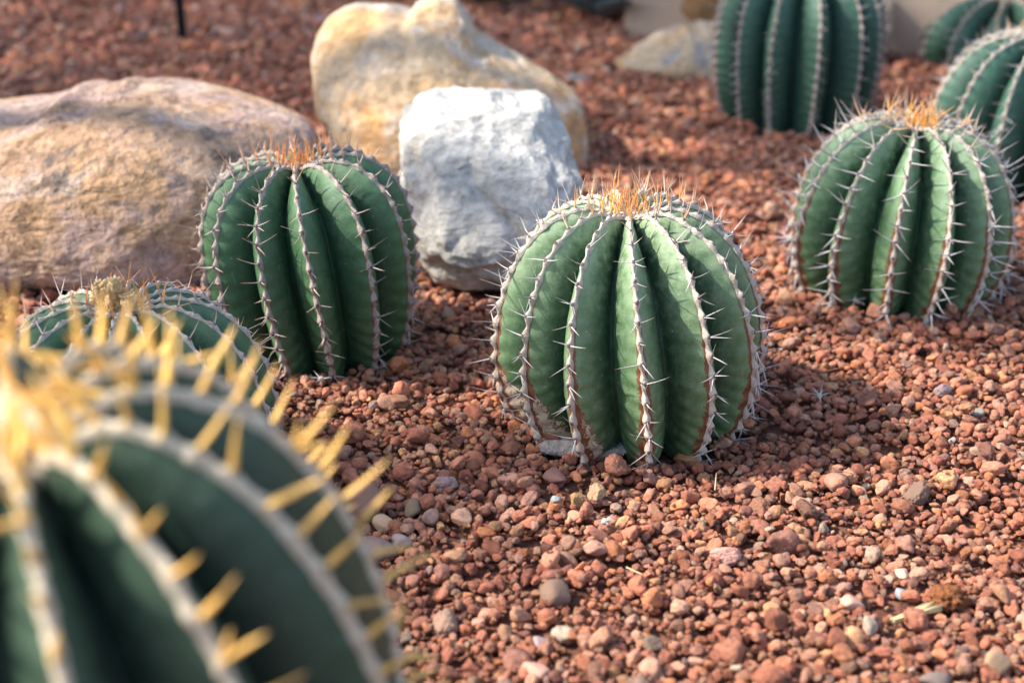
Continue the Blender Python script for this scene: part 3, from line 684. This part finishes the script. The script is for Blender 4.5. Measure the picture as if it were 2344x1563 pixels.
# the stones one can name in the photograph: px, py, half-width in px, colour, shape seed, flattening, label
named = [
 (1272, 1336, 37, (.42, .26, .18), 31, 'smooth upright tan pebble sitting alone in the middle foreground'),
 (1268, 1062, 34, (.30, .15, .125), 32, 'dusty rose pebble leaning at the foot of the middle cactus'),
 (1014, 1083, 33, (.40, .26, .23), 33, 'pointed pinkish-grey pebble on the gravel left of the rose one'),
 (1020, 1392, 42, (.36, .22, .15), 34, 'broad flat tan stone on the gravel near the bottom, left of centre'),
 (1662, 1240, 36, (.38, .20, .16), 35, 'pinkish angular stone right of the middle, below the middle cactus'),
 (2226, 701, 31, (.36, .17, .10), 36, 'blocky brick-red stone touching the base of the right cactus'),
 (2163, 893, 25, (.27, .19, .18), 37, 'pointed mauve-grey pebble on the right, below the pale-ribbed cactus'),
 (856, 1222, 42, (.33, .22, .19), 38, 'rounded mauve pebble beside the flank of the foreground cactus'),
 (828, 1130, 50, (.30, .16, .12), 39, 'largest oval brown pebble behind the golden spine tips'),
 (914, 1208, 27, (.36, .28, .25), 40, 'grey-beige pebble just right of the rounded mauve one'),
 (885, 1170, 32, (.44, .28, .17), 41, 'orange-tan pebble above the grey-beige one by the foreground cactus'),
 (1366, 1110, 27, (.38, .24, .13), 42, 'ochre rounded pebble below the middle cactus, one of a pair'),
 (1322, 1120, 26, (.38, .21, .09), 43, 'pitted mustard pebble, left neighbour of the ochre rounded one'),
 (1580, 1003, 30, (.38, .16, .06), 44, 'rusty orange pitted lava stone at the right foot of the middle cactus'),
 (2068, 1278, 24, (.50, .31, .22), 45, 'pale peach stone in the sunlit gravel at right'),
 (2075, 1313, 17, (.30, .31, .33), 46, 'blue-grey pebble just below the pale peach stone'),
 (2148, 1530, 36, (.28, .21, .18), 47, 'large dull brown-grey stone on the bottom edge at right'),
 (1271, 1138, 19, (.42, .46, .44), 48, 'pale greenish-grey angular chip right of centre foreground'),
 (1424, 1160, 15, (.50, .40, .38), 49, 'small round lilac-white pebble below the ochre one'),
 (1228, 1510, 31, (.42, .22, .16), 50, 'terracotta rounded stone near the bottom edge, left of centre'),
 (946, 1150, 24, (.38, .27, .17), 51, 'egg-shaped khaki pebble right of the large brown oval one'),
 (1235, 1440, 20, (.30, .22, .21), 52, 'flat mauve chip in the lower foreground, left of the middle'),
 (1495, 1460, 22, (.30, .20, .14), 53, 'brown-grey wedge stone in the sunlit foreground'),
 (2290, 1500, 32, (.44, .27, .15), 54, 'yellowish rounded stone near the bottom right corner'),
 (2105, 1100, 36, (.28, .17, .12), 55, 'long flat brown stone with a sloping top on the right'),
 (1745, 1120, 33, (.34, .15, .09), 56, 'squarish rough red-brown stone below right of the middle cactus'),
 (730, 900, 15, (.50, .44, .34), 57, 'fuzzy pale buff seed-like pebble below the dark domed cactus'),
 (2235, 935, 20, (.62, .54, .44), 58, 'elongated cream-white chip on the right side gravel'),
 (2185, 980, 11, (.70, .65, .58), 59, 'tiny bright white pebble below the elongated cream chip'),
 (1028, 700, 24, (.42, .24, .15), 60, 'tan pebble in the gap below the white rock'),
 (1850, 1140, 30, (.32, .15, .10), 61, 'knobbly maroon lump on the gravel right of the middle cactus'),
 (1950, 1345, 30, (.44, .24, .17), 62, 'salmon slab pebble in the sunlit right foreground'),
]
named_objs = []
pre = []
for (px, py, hw, c, sd_, lab) in named:
    c = tuple(q*(.92 if sum(c) < 1.1 else .62) for q in c)
    g_ = ground(px, py+hw*.4); zc = proj(g_)[2]; r = hw*zc/FPX
    pre.append((g_[0], g_[1]+r*.35, r, c, sd_, lab))
# bed of gravel: first pass small and medium, last pass the coarser ones
def halfw(y): return .36*(y*math.cos(PITCH)+.25)*1.0 + .30
def sample(n, rmed, sig, rmin, rmax):
    y = Y0 + (Y1-Y0)*rng.random(n); x = rng.uniform(X0, X1, n); ok = np.abs(x) < halfw(y); x, y = x[ok], y[ok]
    far = smoothstep(1.6, 3.2, y); r = np.clip(rmed*np.exp(rng.normal(0, sig, len(x)))*(1+.55*far), rmin, rmax*(1+.3*far))
    keep = rng.random(len(x)) < (1-.60*far); return np.c_[x, y, r][keep]
bed = np.vstack([sample(90000, .0041, .34, .0024, .011), sample(135000, .0034, .40, .0019, .0105)])
def settle(x, y, r):
    best = None                              # a falling stone rolls to the lowest spot within reach
    n = max(1, int(round(r*.8/cell)))
    for k in range(6):
        xx, yy = (x, y) if k == 0 else (x+rng.uniform(-2.2, 2.2)*r, y+rng.uniform(-2.2, 2.2)*r)
        i = int((yy-Y0)/cell); j = int((xx-X0)/cell)
        if i-n < 0 or j-n < 0 or i+n+1 > HY or j+n+1 > HX or blocked[i, j]: continue
        h = (Hm[i, j]+Hm[i-n, j]+Hm[i+n, j]+Hm[i, j-n]+Hm[i, j+n])*.2
        if best is None or h < best[0]: best = (h, xx, yy)
    return (best[1], best[2]) if best else (x, y)
for (x, y, r) in bed:
    x, y = settle(x, y, r); z = drop(x, y, r)
    if z is not None: placed.append((x, y, z, r, 0))
nb_bed = len(placed)
for (x, y, r, c, sd_, lab) in pre:
    i = int((y-Y0)/cell); j = int((x-X0)/cell); n = max(1, int(r*.6/cell))
    z = float(Hm[max(0, i-n):i+n, max(0, j-n):j+n].mean())+r*.32
    named_objs.append((x, y, z, r, c, sd_, lab))
top = sample(9000, .0053, .36, .0040, .0135)
nm = np.array([(a[0], a[1], a[3]) for a in named_objs])
for (x, y, r) in top:
    if np.any(np.hypot(nm[:, 0]-x, nm[:, 1]-y) < nm[:, 2]*.95+r*.7): continue
    x, y = settle(x, y, r)
    if np.any(np.hypot(nm[:, 0]-x, nm[:, 1]-y) < nm[:, 2]*.95+r*.7): continue
    z = drop(x, y, r, .5)
    if z is not None: placed.append((x, y, z, r, 1))
grit = sample(90000, .0021, .25, .0013, .0034); grit = grit[grit[:, 1] < 2.4]
for (x, y, r) in grit:
    x, y = settle(x, y, r); z = drop(x, y, r, .4)
    if z is not None: placed.append((x, y, z, r, 2))
Pl = np.array([p[:4] for p in placed])
# drop bed stones that would poke through the named ones
keep = np.ones(len(Pl), bool)
for a in named_objs:
    dd_ = np.hypot(Pl[:, 0]-a[0], Pl[:, 1]-a[1]); keep &= ~((dd_ < a[3]*.8) & (Pl[:, 2]+Pl[:, 3]*.5 > a[2]))
Pl = Pl[keep]
ii = np.clip(((Pl[:, 1]-Y0)/cell).astype(int), 0, HY-1); jj = np.clip(((Pl[:, 0]-X0)/cell).astype(int), 0, HX-1)
px_, py_, pz_ = proj(Pl[:, :3])
size_px = Pl[:, 3]/pz_*FPX
ontop = Pl[:, 2]+.72*Pl[:, 3] >= Hm[ii, jj]-.0006
infr = (px_ > 8) & (px_ < 2336) & (py_ > 8) & (py_ < 1555)
hid = (px_ < 900) & (py_ > 800 + np.maximum(0, (px_-300))*.55)       # behind the foreground cactus
score = np.where(ontop & infr & ~hid, size_px, 0); sel = np.argsort(-score)[:300-len(named_objs)]
selm = np.zeros(len(Pl), bool); selm[sel] = True
rot = rng.uniform(0, 2*PI, (len(Pl), 3)); rot[:, 0] *= .12; rot[:, 1] *= .12; rot[:, 0] += rng.choice([0, PI], len(Pl)); shp = rng.integers(0, len(pool_me), len(Pl))
for i in sel:
    o = bpy.data.objects.new('gravel_stone', pool_me[shp[i]]); S.collection.objects.link(o)
    o.location = Pl[i, :3]; o.rotation_euler = rot[i]; o.scale = (Pl[i, 3]*1.12,)*3
    setp(o, 'rust-red lava stone, one of the coarser pieces lying on top of the gravel bed', 'stone', 'coarser lava stones on top of the gravel')
for (x, y, z, r, c, sd_, lab) in named_objs:
    P_, F_ = stone_shape(sd_, sd_ in (36, 42, 43, 44, 34, 35, 55, 56, 61, 33, 37, 53), 5)
    o = mesh_obj('pebble', P_*r*1.12, F_, peb_mat('pebble_stone', c), None, True, loc=(x, y, z)); o.rotation_euler = (rng.uniform(-.25, .25), rng.uniform(-.2, .2), rng.uniform(0, 6.28))
    setp(o, lab, 'pebble', 'distinct pebbles on the gravel')
Q = Pl[~selm]; rq = rot[~selm]; sq = shp[~selm]
me = bpy.data.meshes.new('gravel'); me.from_pydata(Q[:, :3].tolist(), [], [])
a_ = me.attributes.new('srot', 'FLOAT_VECTOR', 'POINT'); a_.data.foreach_set('vector', rq.astype(np.float32).ravel())
a_ = me.attributes.new('sscl', 'FLOAT', 'POINT'); a_.data.foreach_set('value', (Q[:, 3]*1.12).astype(np.float32))
a_ = me.attributes.new('sid', 'INT', 'POINT'); a_.data.foreach_set('value', sq.astype(np.int32))
go = bpy.data.objects.new('gravel', me); S.collection.objects.link(go)
setp(go, 'bed of small rust-red and brown lava gravel covering the ground', 'gravel', None, 'stuff')
ng_ = bpy.data.node_groups.new('gravel_scatter', 'GeometryNodeTree')
ng_.interface.new_socket('Geometry', in_out='INPUT', socket_type='NodeSocketGeometry'); ng_.interface.new_socket('Geometry', in_out='OUTPUT', socket_type='NodeSocketGeometry')
gi = ng_.nodes.new('NodeGroupInput'); gout = ng_.nodes.new('NodeGroupOutput'); iop = ng_.nodes.new('GeometryNodeInstanceOnPoints'); ci = ng_.nodes.new('GeometryNodeCollectionInfo')
ci.inputs['Collection'].default_value = pool; ci.inputs['Separate Children'].default_value = True; ci.inputs['Reset Children'].default_value = True
def na_(nm_, ty):
    q = ng_.nodes.new('GeometryNodeInputNamedAttribute'); q.data_type = ty; q.inputs['Name'].default_value = nm_; return q.outputs['Attribute']
ng_.links.new(gi.outputs[0], iop.inputs['Points']); ng_.links.new(ci.outputs[0], iop.inputs['Instance']); iop.inputs['Pick Instance'].default_value = True
ng_.links.new(na_('sid', 'INT'), iop.inputs['Instance Index'])
e2r = ng_.nodes.new('FunctionNodeEulerToRotation'); ng_.links.new(na_('srot', 'FLOAT_VECTOR'), e2r.inputs[0]); ng_.links.new(e2r.outputs[0], iop.inputs['Rotation'])
ng_.links.new(na_('sscl', 'FLOAT'), iop.inputs['Scale']); ng_.links.new(iop.outputs[0], gout.inputs[0])
md = go.modifiers.new('scatter', 'NODES'); md.node_group = ng_
print('gravel stones', len(Pl))

# ------------------------------------------------------------------ small litter on the gravel
M_bark0 = NT('dry_twig_bark').done((.16, .12, .10), .9, None, .1)
M_straw = NT('dry_straw').done((.62, .50, .26), .7, None, .3)
def surf(px, py):
    g_ = ground(px, py, .004); i = int((g_[1]-Y0)/cell); j = int((g_[0]-X0)/cell); return np.array([g_[0], g_[1], float(Hm[max(0, i-2):i+3, max(0, j-2):j+3].max())])
c0 = surf(2118, 1360); rt = empty('dead_flower', tuple(c0)); setp(rt, 'dried straw-coloured flower tube with a rusty tuft, lying in the sunlit gravel at right', 'dead flower')
V = []; F = []
for k in range(16):
    a = rng.uniform(-.22, .22); zz = rng.uniform(.001, .005); n_ = len(V)
    P0 = np.array([-.026+rng.uniform(-.003, .003), -.012, zz]); P1 = P0 + np.array([.040*math.cos(.45+a*.6), .040*math.sin(.45+a*.6), rng.uniform(-.001, .003)])
    v_, f_ = tube(P0, P1, .0008, .0013, 5, 4); V += [tuple(q) for q in v_]; F += [[q+n_ for q in ff] for ff in f_]
mesh_obj('flower_tube', V, F, M_straw, rt)
V_, F_ = ico(4); nzz = fbm(V_, 5, 4, 2.2); mT = NT('rusty_tuft'); tct = mT.n('ShaderNodeTexCoord').outputs['Object']; ntt = mT.noise(500, 3, .7, tct)
mesh_obj('tuft', V_*(1+.5*nzz)[:, None]*np.array([.013, .011, .009])+np.array([.022, .012, .006]), F_, mT.done(mT.ramp(ntt, [(.35, (.12, .04, .015)), (.65, (.34, .13, .05))]), .95, mT.bump(ntt, 1, .002)), rt)
def burr(px, py, label, n=7, L=.014, seed=0):
    r = np.random.default_rng(seed); c = surf(px, py); rt = empty('fallen_areole', tuple(c)); setp(rt, label, 'spine cluster', 'spine clusters fallen on the gravel')
    IV, IF = ico(3); mesh_obj('core', IV*.0028+np.array([0, 0, .004]), IF, W_cream, rt, True, {'spot': np.zeros(len(IV)), 'down': np.zeros(len(IV))})
    for k in range(n):
        dv = r.normal(size=3); dv[2] = abs(dv[2])*.4-.1; dv /= np.linalg.norm(dv)
        v_, f_, al = spine_geo(np.array([0, 0, .004]), dv, L*r.uniform(.7, 1.2), .0006, r.normal(0, .05, 3)); mesh_obj('spine', v_, f_, SP_grey, rt, True, {'age': np.full(21, .8), 'along': al, 'rnd': np.full(21, .2)})
burr(1877, 893, 'fallen star of white spines on the gravel right of the middle cactus', 7, .015, 1)
burr(1385, 1180, 'tiny pale spine cluster fallen in the foreground gravel', 8, .010, 2)
burr(1957, 690, 'fallen white spines at the left foot of the pale-ribbed cactus', 9, .016, 3)
burr(895, 770, 'fallen grey spines at the right foot of the dark domed cactus', 9, .013, 4)
burr(735, 850+20, 'fallen pale spines just below the dark domed cactus', 7, .012, 5)
for (px, py, ang, L_, lab) in [(985, 905, .5, .035, 'dark thin twig on the gravel between the two nearest green cacti'), (905, 858, -.6, .022, 'short grey straw at the right of the dark domed cactus'),
        (1640, 1075, 1.4, .024, 'upright hair-thin straw in the gravel at the right foot of the middle cactus'), (1455, 1300, -.9, .020, 'pale hair-thin straw in the foreground gravel'),
        (1930, 1070, -.7, .018, 'broken grey twig on the gravel far right of the middle cactus'), (2325, 1035, -.9, .024, 'grey twig in the sunlit gravel at the right edge')]:
    c0 = surf(px, py); v_, f_ = tube(np.array([-.5*L_*math.cos(ang), -.5*L_*math.sin(ang), .001]), np.array([.5*L_*math.cos(ang), .5*L_*math.sin(ang), .004]), .0006, .0003, 6, 5)
    o = mesh_obj('dry_twig', v_, f_, M_straw if 'pale' in lab or 'hair' in lab else M_bark0, None, True, loc=tuple(c0)); setp(o, lab, 'twig', 'dry twigs on the gravel')
# pale slab exposed under the middle cactus
o, P = make_rock('stone_slab', 'pale grey slab showing under the front of the middle cactus', [(1225, 1018), (1260, 1004), (1400, 1004), (1500, 1010), (1520, 1026), (1460, 1036), (1380, 1046), (1290, 1044), (1240, 1036)], (1370, 1025), 1.255, (.012, .03), M_greyst, 7.7, .04, sub=5, cat='stone slab')

# ------------------------------------------------------------------ added tree, unseen left of the frame, put there to dapple the sun
M_leaf = NT('tree_leaf').done((.05, .11, .035), .6, None, .3); mB = NT('tree_bark'); nbk = mB.noise(30, 4, .6, mB.n('ShaderNodeTexCoord').outputs['Object'])
M_bark = mB.done(mB.ramp(nbk, [(.3, (.07, .05, .035)), (.7, (.18, .14, .10))]), .9, mB.bump(nbk, .6, .01))
tb = np.array([-3.2, 2.0, 0.0]); tr = empty('added_shade_tree', tuple(tb)); setp(tr, 'added open-crowned shade caster, unseen outside the left edge, filtering the sun', 'shade caster')
V_, F_ = tube(z3+np.array([0, 0, -.1]), np.array([.15, -.05, 2.0]), .11, .07, 14, 12); V_ = [tuple(q) for q in V_]
for k in range(9):
    a = k*.7; e_ = np.array([1.3*math.cos(a)+.5, 1.5*math.sin(a), 2.6+.5*math.sin(k*1.7)]); n_ = len(V_)
    v2, f2 = tube(np.array([.13, -.04, 1.75+.02*k]), e_, .045, .012, 8, 6); V_ += [tuple(q) for q in v2]; F_ += [[q+n_ for q in ff] for ff in f2]
mesh_obj('trunk', V_, F_, M_bark, tr)
sd3 = np.array(SUN); LV = []; LF = []; r5 = np.random.default_rng(5)
def blob(x, y, a, b, s_): return math.exp(-((x-a)**2+(y-b)**2)/(2*s_*s_))
def cover(x, y):  # leaf density shaped to choose where sun and shade fall on the ground
    n = mn.noise(Vector((x*3.2, y*2.6, 1.3)))*.5 + mn.noise(Vector((x*8.5, y*7.5, 4.3)))*.35
    lit = float(smoothstep(-.02, .34, x-.9*(y-1.02)))*float(1-smoothstep(1.15, 1.4, y))         # open gap over the right foreground
    return .50 + 1.15*n - .85*blob(x, y, .30, 1.25, .17) - .25*blob(x, y, .10, 1.85, .3) - .5*blob(x, y, -.35, 1.75, .35) - .5*blob(x, y, .75, 1.7, .2) + .85*float(smoothstep(1.9, 2.3, y))*float(1-smoothstep(.3, .9, x)) - 1.05*lit
cnt = 0
while cnt < 8500:
    gx_, gy_ = r5.uniform(-1.5, 1.6), r5.uniform(.5, 3.7)
    if r5.random() > cover(gx_, gy_):
        cnt += .5; continue
    cnt += 1
    L = r5.uniform(3.0, 4.4); c = np.array([gx_, gy_, 0])+sd3*L - tb; sz = r5.uniform(.035, .06)
    u = r5.normal(size=3); u[2] *= .4; u /= np.linalg.norm(u); w = np.cross(u, r5.normal(size=3)); w /= np.linalg.norm(w); nn_ = np.cross(u, w); n_ = len(LV)
    for (a, b, h_) in ((-1, 0, 0), (-.35, .42, .06), (.4, .36, .04), (1, 0, -.05), (.4, -.36, .04), (-.35, -.42, .06), (0, 0, -.03)): LV.append(c + u*a*sz + w*b*sz + nn_*h_*sz)
    LF += [[n_+6, n_+i, n_+(i+1) % 6] for i in range(6)]
o = mesh_obj('crown', LV, LF, M_leaf, tr);
